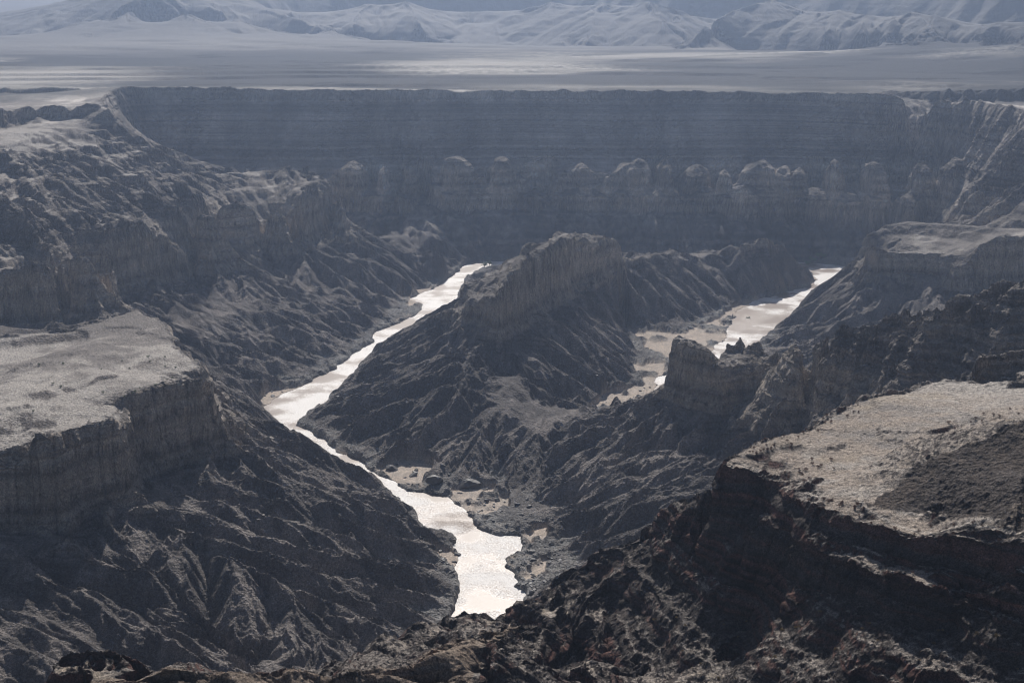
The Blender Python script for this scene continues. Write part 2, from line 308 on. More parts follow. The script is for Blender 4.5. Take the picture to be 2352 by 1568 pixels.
for c, a, s in ((84, 6.5, 1), (42, 6.2, 2), (23, 3.0, 3), (11, 1.0, 4)):
    gx, gy = grad(HB2 if c > 30 else HB2 + .35 * blur(det, 5))
    l = np.hypot(gx, gy) + 1e-4
    dx, dy = (gx / l).astype(F32), (gy / l).astype(F32)
    wx = GX + .12 * c * vnoise(GX / c, GY / c, 5); wy = GY + .12 * c * vnoise(GX / c, GY / c, 6)
    g = gullies(wx / sc if s < 3 else wx / sc, wy / sc, dx, dy, c, s)
    farw = smooth(2480, 2600, GR) * (1 - mount) * (1 - smooth(.255, .285, th)[None, :])
    k = amp0 * (1 - .3 * cst) * (1 + (.6 if c > 60 else .1 if c > 30 else -.4) * mount) * (1 - .62 * farw * smooth(145, 170, Hb) - .2 * farw)
    nearw = 1 - smooth(650, 1000, GR)
    k = k * (1 - (.5 if c > 12 else .75) * nearw) * (1 - .65 * NEARC)
    tops = smooth(88, 125, Hb) * (1 - smooth(2480, 2600, GR)) * (1 - smooth(.8, .25, sl) * 0)
    k = k * (1 - .85 * CAPM) * (1 - .8 * smooth(2480, 2560, GR) * smooth(66, 80, Hb) * (1 - smooth(150, 170, Hb)))
    det = det + (g - .35 * (1 - farw)) * a * k
print('gullies', round(time.time() - T0, 1))
H = S + det
# rounded buttresses standing out of the far wall
for x, hwp, yt, lean in [(860,46,436,1),(1230,40,440,1),(1530,40,432,1),(1680,36,440,1),(1880,50,438,1),(1950,44,446,1),(810,30,378,0),(880,9,392,0),(942,12,392,0),(1008,26,418,0),(1052,34,366,0),(1100,26,396,0),(1150,26,366,0),(1195,26,408,0),(1292,30,402,0),(1335,17,383,0),(1380,26,408,0),(1458,42,376,0),(1528,17,375,0),(1600,34,386,0),(1669,11,398,0),(1742,44,377,0),(1800,20,392,0),(1840,18,395,0),(1922,19,376,0),(2014,18,380,0),(2118,22,384,0),(2200,26,372,0),(2010,30,440,1),(2100,34,445,1),(1345,90,430,1),(1100,115,428,1),(1460,58,430,1),(1740,78,425,1),(1605,44,430,1),(930,26,440,1)]:
    a, b, c = ray(x, yt); hy = math.hypot(a, b); D0 = 2684 - lean * 20; D0 -= max(0, x - 2000) * .35
    cx, cy = D0 * a / hy, D0 * b / hy; zt = CZ + D0 * c / hy; hw = hwp * D0 / F * .93; hd = 34 + 8 * lean
    sel = (np.abs(GX - cx) < hw + 40) & (np.abs(GY - cy - 14) < hd + 40)
    uu, vv = GX[sel] - cx, GY[sel] - cy - 14; nz = .3 * vnoise(GX[sel] / 21, GY[sel] / 21, 19) + .08 * vnoise(GX[sel] / 6, GY[sel] / 6, 20)
    q = (np.abs(uu / hw) ** 3 + np.abs(vv / hd) ** 3) ** (1 / 3) + nz * min(1, 14 / hw)
    dome = zt + 2 - (7 + .34 * hw) * q ** 2 - np.maximum(0, q - .93) * hw * 4.5 - np.maximum(0, vv / hd) * 5 + uu * .22 * math.sin(x * 1.7) + 5 * block(GX[sel], GY[sel], 13, 25)
    H[sel] = np.maximum(H[sel], np.where(dome > 84, dome, -99))
H += blur(inw('ridge') * F32(1), 3) * smooth(92, 112, Hb) * (block(GX, GY, 26, 55) * 7 + block(GX, GY, 11, 57) * 2.5)
H += blur(inw('knob') * F32(1), 3) * smooth(95, 112, Hb) * block(GX, GY, 18, 56) * 3.5
# broad hummocks, rocky ground near the river, swells of the plain
H += slopew * smooth(2, 14, Hb) * (fbm(GX, GY, 55, 4, 11, True) * 3.2)
lowr = (1 - smooth(3, 16, Hb)) * (~RIV)
H += lowr * np.maximum(0, fbm(GX, GY, 16, 3, 14, True) + .1) * 2.6 * smooth(.2, 2.0, Hb + 2)
flats = (1 - smooth(.08, .25, sl)) * smooth(40, 90, Hb) * (1 - smooth(2600, 2900, GR))
H += flats * fbm(GX, GY, 60, 3, 21) * 1.2
uf = fbm(GX, GY, 150, 4, 23) * 2.6 + 8; fr = uf - np.floor(uf)
H += flats * ((np.floor(uf) + smooth(.42, .55, fr)) * 1.6 - 12.8)
pl = smooth(2790, 2960, GR) * (1 - smooth(275, 330, Hb))
u = fbm(GX * .4, GY * 1.2, 520, 5, 31, False, .5) * 26 + 60
st = 8.0; uf = u / st; fr = uf - np.floor(uf)
ter = (np.floor(uf) + smooth(.30, .62 + .25 * smooth(-.3, .3, vnoise(GX / 300, GY / 300, 37)), fr)) * st - 60
H += pl * (ter * .8 + fbm(GX, GY, 90, 3, 33) * .9)
# domain warp: buttresses, clefts and joints in every steep face
def bil(A, i, j):
    i = np.clip(i, 0, A.shape[0] - 1.001); j = np.clip(j, 0, A.shape[1] - 1.001)
    a = i.astype(np.int32); b = j.astype(np.int32); fi = (i - a).astype(F32); fj = (j - b).astype(F32)
    return (A[a, b] * (1 - fj) + A[a, b + 1] * fj) * (1 - fi) + (A[a + 1, b] * (1 - fj) + A[a + 1, b + 1] * fj) * fi
hz = smooth(20, 60, Hb)
wa = (1.0 - .55 * smooth(2450, 2600, GR) * smooth(150, 180, Hb)) * (.55 + .45 * smooth(700, 1000, GR)) * (1 - .35 * KN) * (1 - .7 * blur(inw('knob') * F32(1), 4))
WX = GX + hz * wa * (4.2 * vnoise(GX / 34, GY / 34, 41) + 2.4 * block(GX, GY, 19, 42))
WY = GY + hz * wa * (4.2 * vnoise(GX / 34, GY / 34, 43) + 2.4 * block(GX, GY, 19, 44))
WX = np.where(RIV, GX, WX); WY = np.where(RIV, GY, WY)
i, j = gij(WX, WY); H = bil(H.astype(F32), i, j)
def terrace(z, X, Y, R):
    k = smooth(66, 80, z) * (1 - smooth(2480, 2560, R) * .7)
    zz = z + 2.0 * vnoise(X / 240, Y / 240, 51)
    n = .55 + .35 * vnoise(X / 70, Y / 70, 52)
    for lam, a, ph in ((17.0, .85, 1.1), (6.3, .75, 0.4), (2.7, .55, 2.0)):
        z = z - k * n * a * np.sin(zz * (2 * math.pi / lam) + ph) * lam / (2 * math.pi)
    return z
hill = smooth(262, 272, Hb) * (1 - smooth(700, 900, GR))
H = np.where(plain * 1.0 + hill > .5, H, terrace(H, GX, GY, GR)).astype(F32)
H = np.where(RIV, -4, H)
print('grid', round(time.time() - T0, 1))
# ------------------------------------------------------------------ mesh: rows bunch up where the ground is steep
NC, NM = 1740, 2000
jj = np.linspace(12, NT - 13, NC)
j0 = np.floor(jj).astype(int); fj = (jj - j0).astype(F32)
Hc = H[:, j0] * (1 - fj) + H[:, j0 + 1] * fj
el = (Hc - CZ) / rr[:, None]
mx = np.maximum.accumulate(el, axis=0)
vis = (el >= mx - .012)
w = np.abs(np.diff(Hc, axis=0)) / rr[:-1, None] + np.diff(rr)[:, None] / rr[:-1, None] * .22
w *= np.where(vis[1:], 1.0, .3)
w *= np.where(rr[:-1, None] < 480, .15, 1.0)
w += 2e-5
def blur_t(A, n):
    k = 2 * n + 1; p = np.pad(A, ((0, 0), (n + 1, n)), mode='edge'); c = np.cumsum(p.astype(np.float64), 1)
    return (c[:, k:] - c[:, :-k]) / k
def blur_r(A, n):
    return blur_t(A.T, n).T
for _ in range(2): w = blur_t(w, 30)
w = blur_r(w, 4)
cum = np.vstack([np.zeros((1, NC)), np.cumsum(w, 0)])
I = np.empty((NM, NC), F32)
rows = np.arange(NR)
tot = cum[-1]; cs = np.convolve(np.pad(tot, 6, mode='edge'), np.ones(13) / 13, 'valid')
for k in range(NC):
    I[:, k] = np.interp(np.linspace(0, tot[k], NM), cum[:, k], rows)
J = np.repeat(jj[None, :].astype(F32), NM, 0)
R = np.exp(LR0 + DT * I); TH = TH0 + DT * J
X = (R * np.sin(TH)).astype(F32); Y = (R * np.cos(TH)).astype(F32)
Z = bil(H, I, J)
SL = bil(sl.astype(F32), I, J); HB = bil(Hb.astype(F32), I, J); RV = bil(RIV.astype(F32), I, J)
PL = bil(pl.astype(F32), I, J)
# rubble, ledges and boulders at a metre or two
RAW = np.hypot(np.gradient(Z, axis=0) / np.maximum(np.gradient(R, axis=0), 1e-3), np.gradient(Z, axis=1) / (R * (jj[1] - jj[0]) * DT))
CLF = smooth(.9, 1.7, blur(RAW, 2)) * smooth(40, 66, Z)
rub = smooth(.10, .35, SL) * smooth(1, 6, HB) * (1 - RV) * (1 - CLF)
fine = fbm(X, Y, 10, 4, 61, True, .6) * 1.9 + np.maximum(0, vnoise(X / 3.1, Y / 3.1, 65)) ** 2 * 1.6
farf = 1 - .2 * smooth(3000, 5000, R)
nrm = 1 - smooth(800, 1150, R)
LEDGE = blur(inpoly([W(*p) for p in [(60,1700,236),(120,1545,238),(300,1548,236),(520,1548,230),(780,1532,225),(921,1517,220),(1004,1498,215),(1058,1478,212),(1180,1430,200),(1195,1450,196),(1120,1510,203),(1050,1700,205)]], X, Y) * F32(1), 3)
rub = rub * (1 - .8 * LEDGE)
nf = fbm(X, Y, 5, 4, 62, True, .6) * 1.1 + block(X, Y, 3.2, 63) * .9 + np.maximum(0, vnoise(X / 1.1, Y / 1.1, 64)) * .7
Z = Z + rub * (fine * farf * (.55 - .3 * nrm) + nf * (.5 * nrm + .26))

Z = Z + smooth(-.5, 1.5, HB) * (1 - RV) * (1 - rub) * (1 - CLF) * (np.maximum(0, vnoise(X / 1.7, Y / 1.7, 67) - .1) * .55 + fbm(X, Y, 14, 3, 68) * .5)
low = (1 - smooth(2, 9, HB)) * (1 - RV)
Z = Z + low * (np.maximum(0, vnoise(X / 5, Y / 5, 71)) * 2.4 + np.maximum(0, vnoise(X / 2.3, Y / 2.3, 73)) * 1.2)
Z = np.where(RV > .5, np.minimum(Z, -1.2), Z).astype(F32)
PZ = rng.integers(0, 256, 4096)
def vnoise3(x, y, z, s=0):
    zi = np.floor(z); fz = (z - zi).astype(F32); zi = zi.astype(np.int32) + 600; fz = fz * fz * (3 - 2 * fz)
    def lay(k):
        o = PZ[(k + s) & 4095]; o2 = PZ[(k * 7 + s + 1) & 4095]
        xi = np.floor(x); yi = np.floor(y); fx = (x - xi).astype(F32); fy = (y - yi).astype(F32); fx = fx * fx * (3 - 2 * fx); fy = fy * fy * (3 - 2 * fy)
        a = (xi.astype(np.int32) + o) & 255; b = (yi.astype(np.int32) + o2) & 255; a1 = (a + 1) & 255; b1 = (b + 1) & 255
        return (TAB[a, b] * (1 - fx) + TAB[a1, b] * fx) * (1 - fy) + (TAB[a, b1] * (1 - fx) + TAB[a1, b1] * fx) * fy
    return (lay(zi) * (1 - fz) + lay(zi + 1) * fz) * 2 - 1
Hs = blur(H, 3); gx, gy = grad(Hs); gx = bil(gx.astype(F32), I, J); gy = bil(gy.astype(F32), I, J)
l = np.hypot(gx, gy) + 1e-3; gx /= l; gy /= l; del Hs
bed = np.interp(Z + 1.5 * vnoise(X / 90, Y / 90, 53), np.arange(-20, 700, 1.3), rng.random(554)).astype(F32) - .5
bed2 = np.interp(Z + 1.5 * vnoise(X / 90, Y / 90, 53), np.arange(-20, 700, 6.5), rng.random(111)).astype(F32) - .5
crk = np.abs(vnoise3(X / 9, Y / 9, Z / 60, 5)); crk = 1 - smooth(0, .16, crk)
dd = CLF * (bed * 2.4 + bed2 * 4.2 + 2.2 * vnoise3(X / 8, Y / 8, Z / 11, 9) + .9 * vnoise3(X / 3.2, Y / 3.2, Z / 4, 11) + 1.5 * crk)
X = (X + gx * dd).astype(F32); Y = (Y + gy * dd).astype(F32)
print('verts', X.size, round(time.time() - T0, 1))
# ------------------------------------------------------------------ rock colours (albedo of strata, gravel and sand)
def col(*c): return np.array(c, F32)
def mix(A, B, t): return A + (B - A) * t[..., None]
dzr = np.gradient(Z, axis=0) / np.maximum(np.gradient(R, axis=0), 1e-3); dzt = np.gradient(Z, axis=1) / (R * (jj[1] - jj[0]) * DT)
gs = np.hypot(dzr, dzt); gs = blur(gs, 1)
n1 = fbm(X, Y, 120, 4, 81); n2 = fbm(X, Y, 14, 3, 85); n3 = fbm(X, Y, 400, 3, 88)
C = np.empty(Z.shape + (3,), F32); C[:] = col(.125, .113, .107)
C = mix(C, col(.25, .222, .205), smooth(-.3, .6, n2 + .6 * n1))
zz = Z + 2 * vnoise(X / 240, Y / 240, 51)
strat = np.interp(zz, np.arange(-10, 700, 1.7), rng.random(418)).astype(F32)
strat2 = np.interp(zz, np.arange(-10, 700, 9.0), rng.random(79)).astype(F32)
sand_st = mix(np.broadcast_to(col(.21, .178, .148), C.shape), col(.40, .345, .292), smooth(.1, .9, .5 * strat + .5 * strat2))
band = smooth(66, 76, zz)
C = mix(C, sand_st, band * (.12 + .88 * smooth(.7, 1.5, gs)) * (1 - smooth(146, 152, zz) * .6))
upper = smooth(146, 156, zz)
up_st = mix(np.broadcast_to(col(.13, .115, .105), C.shape), col(.30, .262, .232), smooth(.2, .9, strat))
C = mix(C, up_st, upper * .85)
flat = (1 - smooth(.25, .6, gs)) * smooth(90, 120, zz) * (1 - smooth(.3, .7, SL)) * (1 - .8 * smooth(2480, 2560, R) * (1 - smooth(160, 200, Z)))
C = mix(C, mix(np.broadcast_to(col(.21, .188, .172), C.shape), col(.42, .385, .35), smooth(-.25, .3, n1 + .5 * n2)), flat * .9)
# plain and mountains
pc = mix(np.broadcast_to(col(.03, .03, .033), C.shape), col(.42, .39, .35), smooth(.0, .55, fbm(X * .45, Y * 1.1, 420, 5, 93)))
pc = pc * (1 + .5 * vnoise(X / 11, Y / 11, 95) * smooth(-.2, .4, vnoise(X / 160, Y / 160, 96)))[..., None]
C = mix(C, pc, smooth(2780, 2900, R) * smooth(250, 262, Z + 0 * Z) * (1 - .35 * smooth(.3, .8, gs)))
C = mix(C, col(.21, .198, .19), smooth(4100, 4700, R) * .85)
# near slopes: dark, iron red ledges
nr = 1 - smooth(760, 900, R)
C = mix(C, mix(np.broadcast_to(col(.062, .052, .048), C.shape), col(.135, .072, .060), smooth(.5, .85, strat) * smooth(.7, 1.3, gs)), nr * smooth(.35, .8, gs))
md = inpoly([W(*p) for p in [(1985,1155,271),(2120,1072,278),(2352,975,292),(2700,880,305),(2700,1225,278),(2352,1225,277),(2150,1185,269)]], X + 3 * vnoise(X / 6, Y / 6, 18), Y) * F32(1)
C = mix(C, col(.060, .050, .047), md * .9)
C *= (1 + md * .8 * np.maximum(0, vnoise(X / .8, Y / .8, 142)))[..., None]
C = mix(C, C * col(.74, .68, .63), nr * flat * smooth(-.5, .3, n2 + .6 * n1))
C = mix(C, col(.33, .27, .20), nr * flat * smooth(.25, .55, fbm(X, Y, 40, 3, 97)) * .7)
C = mix(C, col(.20, .155, .12), LEDGE * .85)
# river sand and pale scoured rock
SANDS = [[(575,925),(620,895),(720,880),(700,905),(640,925),(600,950)],[(905,690),(935,668),(985,660),(985,685),(945,705)],[(1420,738),(1480,755),(1560,765),(1640,735),(1700,695),(1760,680),(1760,700),(1705,760),(1660,815),(1560,830),(1490,805)],
 [(1450,835),(1530,830),(1530,870),(1480,885)],[(1330,948),(1400,900),(1530,870),(1530,925),(1440,940)],[(745,1020),(800,1040),(880,1100),(850,1110),(780,1065)],[(870,1075),(930,1050),(1000,1065),(1020,1110),(950,1112),(900,1105)],
 [(1030,1125),(1090,1110),(1170,1125),(1175,1165),(1120,1200),(1060,1170)],[(970,1245),(1010,1240),(1055,1280),(1050,1310),(1000,1280)],[(1190,1215),(1260,1205),(1270,1240),(1210,1250)],[(1860,630),(1900,630),(1890,660),(1870,665)],[(1195,1290),(1260,1280),(1260,1330),(1200,1330)]]
SM = np.zeros(Z.shape, F32)
for p in SANDS: SM = np.maximum(SM, inpoly([W(x, y, 1) for x, y in p], X + 5 * vnoise(X / 14, Y / 14, 15), Y + 5 * vnoise(X / 14, Y / 14, 16)))
SM *= smooth(-.28, -.12, fbm(X, Y, 26, 3, 99)) * (1 - smooth(.8, 1.0, RV))
Z = np.where(RV < .5, Z + (np.minimum(Z, .5 + .25 * vnoise(X / 9, Y / 9, 17)) - Z) * blur(SM, 1), Z).astype(F32)
sd = (1 - smooth(2.2, 4.5, Z)) * smooth(-.3, .0, fbm(X, Y, 46, 3, 99)) * (1 - smooth(.35, .8, gs))
C = mix(C, col(.27, .268, .26), (1 - smooth(3.5, 10, Z)) * (.45 + .4 * smooth(-.3, .3, n2)))
C = mix(C, col(.50, .415, .34), np.maximum(sd * .5, blur(SM, 2) * (.75 + .25 * vnoise(X / 8, Y / 8, 141))) * (1 - smooth(4, 7, Z)))
RELIEF = (1.0 + .5 * md - .5 * flat - .25 * CLF) * (1 - .9 * SM) * (1 - .5 * smooth(2700, 2900, R)) * (.65 + .35 * smooth(700, 1100, R))
C *= (1 + CLF * (1.2 * bed + .5 * bed2 + .35 * vnoise3(X / 7, Y / 7, Z / 16, 21) - .3 * crk))[..., None]
C *= (1 + .18 * vnoise3(X / 2.2, Y / 2.2, Z / 2.2, 77) * (1 - smooth(2000, 4000, R)))[..., None]
fw = smooth(2460, 2560, R) * (1 - smooth(2900, 2960, R)) * (Z < 276)
C *= (1 + fw * (.75 * (np.interp(zz, np.arange(-10, 700, 5.0), rng.random(142)) - .5) + .5 * (strat - .5) + 1.0 * fbm(X, Z * .4 + Y * .3, 46, 4, 131) ))[..., None]
def path_mask(pts, wd):
    m_ = np.zeros(Z.shape, F32); ps = [W(*p) for p in pts]; s_ = np.flatnonzero((R < 760).any(1)); sl_r = slice(s_[0], s_[-1] + 1); xx, yy = X[sl_r] + .5 * vnoise(X[sl_r] / 4, Y[sl_r] / 4, 140), Y[sl_r]; best = np.full(xx.shape, 99, F32)
    for (x0, y0, _), (x1, y1, _) in zip(ps, ps[1:]):
        t_ = np.clip(((xx - x0) * (x1 - x0) + (yy - y0) * (y1 - y0)) / ((x1 - x0) ** 2 + (y1 - y0) ** 2), 0, 1); best = np.minimum(best, np.hypot(xx - x0 - t_ * (x1 - x0), yy - y0 - t_ * (y1 - y0)))
    m_[sl_r] = 1 - smooth(wd * .5, wd, best); return m_
pm = path_mask([(1978,1110,272),(1975,1140,271),(1990,1165,270),(2030,1185,269),(2090,1203,270),(2160,1222,270),(2240,1236,270),(2352,1258,271)], 1.2) * (Z > 255)
C = mix(C, col(.45, .40, .35), pm * .8)
C = np.clip(C, .02, .7)
# ------------------------------------------------------------------ divide the ground into its landforms
REG = np.zeros(Z.shape, np.int8)         # 0 = canyon slopes
def region(poly, k, zmin=-99): 
    global REG
    REG = np.where(inpoly([W(*p) for p in poly], X, Y) & (Z > zmin), k, REG)
REG = np.where(R > 2520, 1, REG)                                   # far wall
REG = np.where((R > 2600) & (Z > 262) | (R > 2850), 2, REG)                # plateau
REG = np.where((R > 3800) & (Z > 272) | (R > 5600), 3, REG)        # mountains
region(CAP['mesa'], 4, 66)
region(CAP['spur'], 5, 66)
region(CAP['ridge'], 6, 74)
region(CAP['small'], 7, 66)
region(CAP['knob'], 8, 66)
REG = np.where(R < 960, np.where((REG == 0) | (REG == 4), 9, REG), REG)
REG = np.where((R < 960) & (X > 60), 9, REG)
region(CAP['shelf'], 10, 252)
# ------------------------------------------------------------------ materials
def nt(name):
    m = bpy.data.materials.new(name); m.use_nodes = True; t = m.node_tree; t.nodes.clear()
    o = t.nodes.new('ShaderNodeOutputMaterial'); b = t.nodes.new('ShaderNodeBsdfPrincipled')
    t.links.new(b.outputs[0], o.inputs[0]); return m, t, b
def N(t, kind, **kw):
    n = t.nodes.new(kind)
    for k, v in kw.items():
        if k in n.inputs: n.inputs[k].default_value = v
        else: setattr(n, k, v)
    return n
def rock_material(name, bump=1.4):
    m, t, b = nt(name); L = t.links
    at = N(t, 'ShaderNodeAttribute', attribute_name='rock'); tc = N(t, 'ShaderNodeTexCoord')
    n1 = N(t, 'ShaderNodeTexNoise', Scale=.55, Detail=5.0, Roughness=.65); L.new(tc.outputs['Object'], n1.inputs['Vector'])
    vo = N(t, 'ShaderNodeTexVoronoi', Scale=.42); L.new(tc.outputs['Object'], vo.inputs['Vector'])
    mr = N(t, 'ShaderNodeMapRange'); mr.inputs[1].default_value = .3; mr.inputs[2].default_value = .72; mr.inputs[3].default_value = .55; mr.inputs[4].default_value = 1.5
    L.new(n1.outputs[0], mr.inputs[0])
    mx = N(t, 'ShaderNodeVectorMath', operation='SCALE'); L.new(at.outputs['Color'], mx.inputs[0]); L.new(mr.outputs[0], mx.inputs['Scale'])
    n3 = N(t, 'ShaderNodeTexNoise', Scale=1.5, Detail=3.0, Roughness=.7); L.new(tc.outputs['Object'], n3.inputs['Vector'])
    m3 = N(t, 'ShaderNodeMapRange'); m3.inputs[1].default_value = .38; m3.inputs[2].default_value = .64; m3.inputs[3].default_value = .45; m3.inputs[4].default_value = 1.65
    L.new(n3.outputs[0], m3.inputs[0])
    m4 = N(t, 'ShaderNodeVectorMath', operation='SCALE'); L.new(mx.outputs[0], m4.inputs[0]); L.new(m3.outputs[0], m4.inputs['Scale'])
    L.new(m4.outputs[0], b.inputs['Base Color'])
    b.inputs['Roughness'].default_value = .88; b.inputs['Specular IOR Level'].default_value = .12
    ra = N(t, 'ShaderNodeAttribute', attribute_name='relief')
    b1 = N(t, 'ShaderNodeBump', Strength=1.0, Distance=2.2); L.new(ra.outputs['Fac'], b1.inputs['Strength']); L.new(n1.outputs[0], b1.inputs['Height'])
    b2 = N(t, 'ShaderNodeBump', Strength=.75, Distance=1.1); L.new(ra.outputs['Fac'], b2.inputs['Strength']); L.new(vo.outputs['Distance'], b2.inputs['Height']); L.new(b1.outputs[0], b2.inputs['Normal'])
    L.new(b2.outputs[0], b.inputs['Normal'])
    return m
ROCK = rock_material('weathered_rock')
# ------------------------------------------------------------------ objects
SC = bpy.context.scene; COLL = SC.collection
def tag(o, label=None, cat=None, group=None, kind=None):
    if label: o['label'] = label
    if cat: o['category'] = cat
    if group: o['group'] = group
    if kind: o['kind'] = kind
    return o
def grid_mesh(name, facesel, mat, label, cat):
    ids = np.flatnonzero(facesel.ravel()); fi, fj_ = ids // (NC - 1), ids % (NC - 1)
    a = fi * NC + fj_; quads = np.stack([a, a + 1, a + NC + 1, a + NC], 1)
    used, inv = np.unique(quads.ravel(), return_inverse=True)
    me = bpy.data.meshes.new(name); nv, nf = len(used), len(quads)
    co = np.stack([X.ravel()[used], Y.ravel()[used], Z.ravel()[used]], 1).astype(F32)
    me.vertices.add(nv); me.vertices.foreach_set('co', co.ravel())
    me.loops.add(nf * 4); me.loops.foreach_set('vertex_index', inv.astype(np.int32).ravel())
    me.polygons.add(nf); me.polygons.foreach_set('loop_start', np.arange(0, nf * 4, 4, dtype=np.int32)); me.polygons.foreach_set('loop_total', np.full(nf, 4, np.int32))
    me.polygons.foreach_set('use_smooth', np.zeros(nf, bool))
    ca = me.color_attributes.new('rock', 'FLOAT_COLOR', 'POINT')
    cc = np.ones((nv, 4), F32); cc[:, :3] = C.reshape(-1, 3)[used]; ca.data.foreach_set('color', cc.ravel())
    rl = me.attributes.new('relief', 'FLOAT', 'POINT'); rl.data.foreach_set('value', RELIEF.ravel()[used].astype(F32))
    me.materials.append(mat); me.update(calc_edges=True)
    o = bpy.data.objects.new(name, me); COLL.objects.link(o)
    return tag(o, label, cat, kind='structure')
FR = REG[:-1, :-1]
names = [('canyon_slopes','dark gullied talus slopes falling to the river between the mesas','slope'),
 ('canyon_wall','long shaded far canyon wall with pale rock buttresses along its middle','cliff'),
 ('plateau','hazy flat plain with low scarps above the far canyon wall','plain'),
 ('mountains','hazy blue mountains with pyramid shaped foothills at the top of the view','mountains'),
 ('mesa','broad flat topped mesa with a tall brown cliff at the left','mesa'),
 ('canyon_spur','layered canyon wall with benches and alcoves at upper left','cliff'),
 ('ridge','rocky cliff capped ridge standing inside the river bend at centre','ridge'),
 ('mesa','small flat topped mesa above the right arm of the river','mesa'),
 ('ridge','dark ribbed ridge with a rock knob rising to the right','ridge'),
 ('foreground_slope','dark reddish shaded slopes nearest the viewer along the bottom','slope'),
 ('rock_shelf','sunlit gravel shelf with a dark mound at the right','plateau')]
for k, (nm, lb, ct) in enumerate(names):
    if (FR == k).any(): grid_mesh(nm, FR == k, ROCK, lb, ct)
print('ground', round(time.time() - T0, 1))
# ------------------------------------------------------------------ water
m, t, b = nt('river_water'); L = t.links
tc = N(t, 'ShaderNodeTexCoord'); mp = N(t, 'ShaderNodeMapping'); mp.inputs['Scale'].default_value = (1, 1, 1); L.new(tc.outputs['Object'], mp.inputs[0])
w1 = N(t, 'ShaderNodeTexNoise', Scale=.5, Detail=6.0, Roughness=.6, Distortion=.6); L.new(mp.outputs[0], w1.inputs['Vector'])
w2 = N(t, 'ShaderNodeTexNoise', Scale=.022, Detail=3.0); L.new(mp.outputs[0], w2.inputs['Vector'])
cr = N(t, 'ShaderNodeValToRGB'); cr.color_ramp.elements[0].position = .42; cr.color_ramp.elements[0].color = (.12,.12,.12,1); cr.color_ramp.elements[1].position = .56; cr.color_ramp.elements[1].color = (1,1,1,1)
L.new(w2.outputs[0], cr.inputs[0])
bp = N(t, 'ShaderNodeBump', Distance=1.0); L.new(w1.outputs[0], bp.inputs['Height']); L.new(cr.outputs[0], bp.inputs['Strength'])
b.inputs['Base Color'].default_value = (.24, .17, .125, 1); b.inputs['Roughness'].default_value = .36; b.inputs['IOR'].default_value = 1.33
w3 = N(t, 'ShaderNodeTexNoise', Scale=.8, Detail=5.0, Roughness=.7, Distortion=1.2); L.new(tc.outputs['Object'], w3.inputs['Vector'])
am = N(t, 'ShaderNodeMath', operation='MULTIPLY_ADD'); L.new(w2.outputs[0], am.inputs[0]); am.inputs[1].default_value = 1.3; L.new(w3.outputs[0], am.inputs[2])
fr_ = N(t, 'ShaderNodeValToRGB'); fr_.color_ramp.elements[0].position = .53; fr_.color_ramp.elements[0].color = (.24, .17, .125, 1); fr_.color_ramp.elements[1].position = .61; fr_.color_ramp.elements[1].color = (.88, .84, .80, 1)  # white foam patches also paint the sun's glint into the water colour
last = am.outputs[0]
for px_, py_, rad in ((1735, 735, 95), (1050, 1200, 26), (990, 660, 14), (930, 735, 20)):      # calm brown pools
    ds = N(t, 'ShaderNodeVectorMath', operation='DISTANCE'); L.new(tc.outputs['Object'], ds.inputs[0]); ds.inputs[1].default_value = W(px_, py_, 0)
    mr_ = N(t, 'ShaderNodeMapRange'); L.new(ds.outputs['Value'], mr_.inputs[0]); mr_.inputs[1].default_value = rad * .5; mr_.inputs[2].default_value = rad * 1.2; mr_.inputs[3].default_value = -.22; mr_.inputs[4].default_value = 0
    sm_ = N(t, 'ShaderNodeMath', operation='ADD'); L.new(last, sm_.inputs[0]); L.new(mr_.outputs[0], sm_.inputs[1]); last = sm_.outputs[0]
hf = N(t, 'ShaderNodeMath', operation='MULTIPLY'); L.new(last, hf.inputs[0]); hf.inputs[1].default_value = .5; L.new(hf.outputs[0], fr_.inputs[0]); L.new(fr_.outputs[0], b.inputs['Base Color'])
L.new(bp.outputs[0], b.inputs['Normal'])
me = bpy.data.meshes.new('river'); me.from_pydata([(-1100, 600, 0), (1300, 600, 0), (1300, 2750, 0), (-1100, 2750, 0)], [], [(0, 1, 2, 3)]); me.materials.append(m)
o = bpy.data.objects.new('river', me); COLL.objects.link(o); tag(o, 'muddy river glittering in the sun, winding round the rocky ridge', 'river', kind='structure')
# ------------------------------------------------------------------ boulders, shrubs and trees, each one an object
import bmesh
from mathutils import Vector, noise as mnoise, Matrix
def zat(x, y):
    jf = (math.atan2(x, y) - TH0) / DT; k = int(np.clip(round((jf - jj[0]) / (jj[1] - jj[0])), 0, NC - 1))
    m_ = int(np.argmin((X[:, k] - x) ** 2 + (Y[:, k] - y) ** 2)); return float(Z[m_, k])
def simple(name, base, rough=.8, var=.25, scale=3.0):
    m, t, b = nt(name); L = t.links; tc = N(t, 'ShaderNodeTexCoord'); n = N(t, 'ShaderNodeTexNoise', Scale=scale, Detail=4.0); L.new(tc.outputs['Object'], n.inputs['Vector'])
    c = N(t, 'ShaderNodeValToRGB'); c.color_ramp.elements[0].position = .3; c.color_ramp.elements[1].position = .7
    c.color_ramp.elements[0].color = tuple(v * (1 - var) for v in base) + (1,); c.color_ramp.elements[1].color = tuple(min(1, v * (1 + var)) for v in base) + (1,)
    L.new(n.outputs[0], c.inputs[0]); L.new(c.outputs[0], b.inputs['Base Color']); b.inputs['Roughness'].default_value = rough
    bp = N(t, 'ShaderNodeBump', Strength=.6, Distance=.2); L.new(n.outputs[0], bp.inputs['Height']); L.new(bp.outputs[0], b.inputs['Normal']); return m
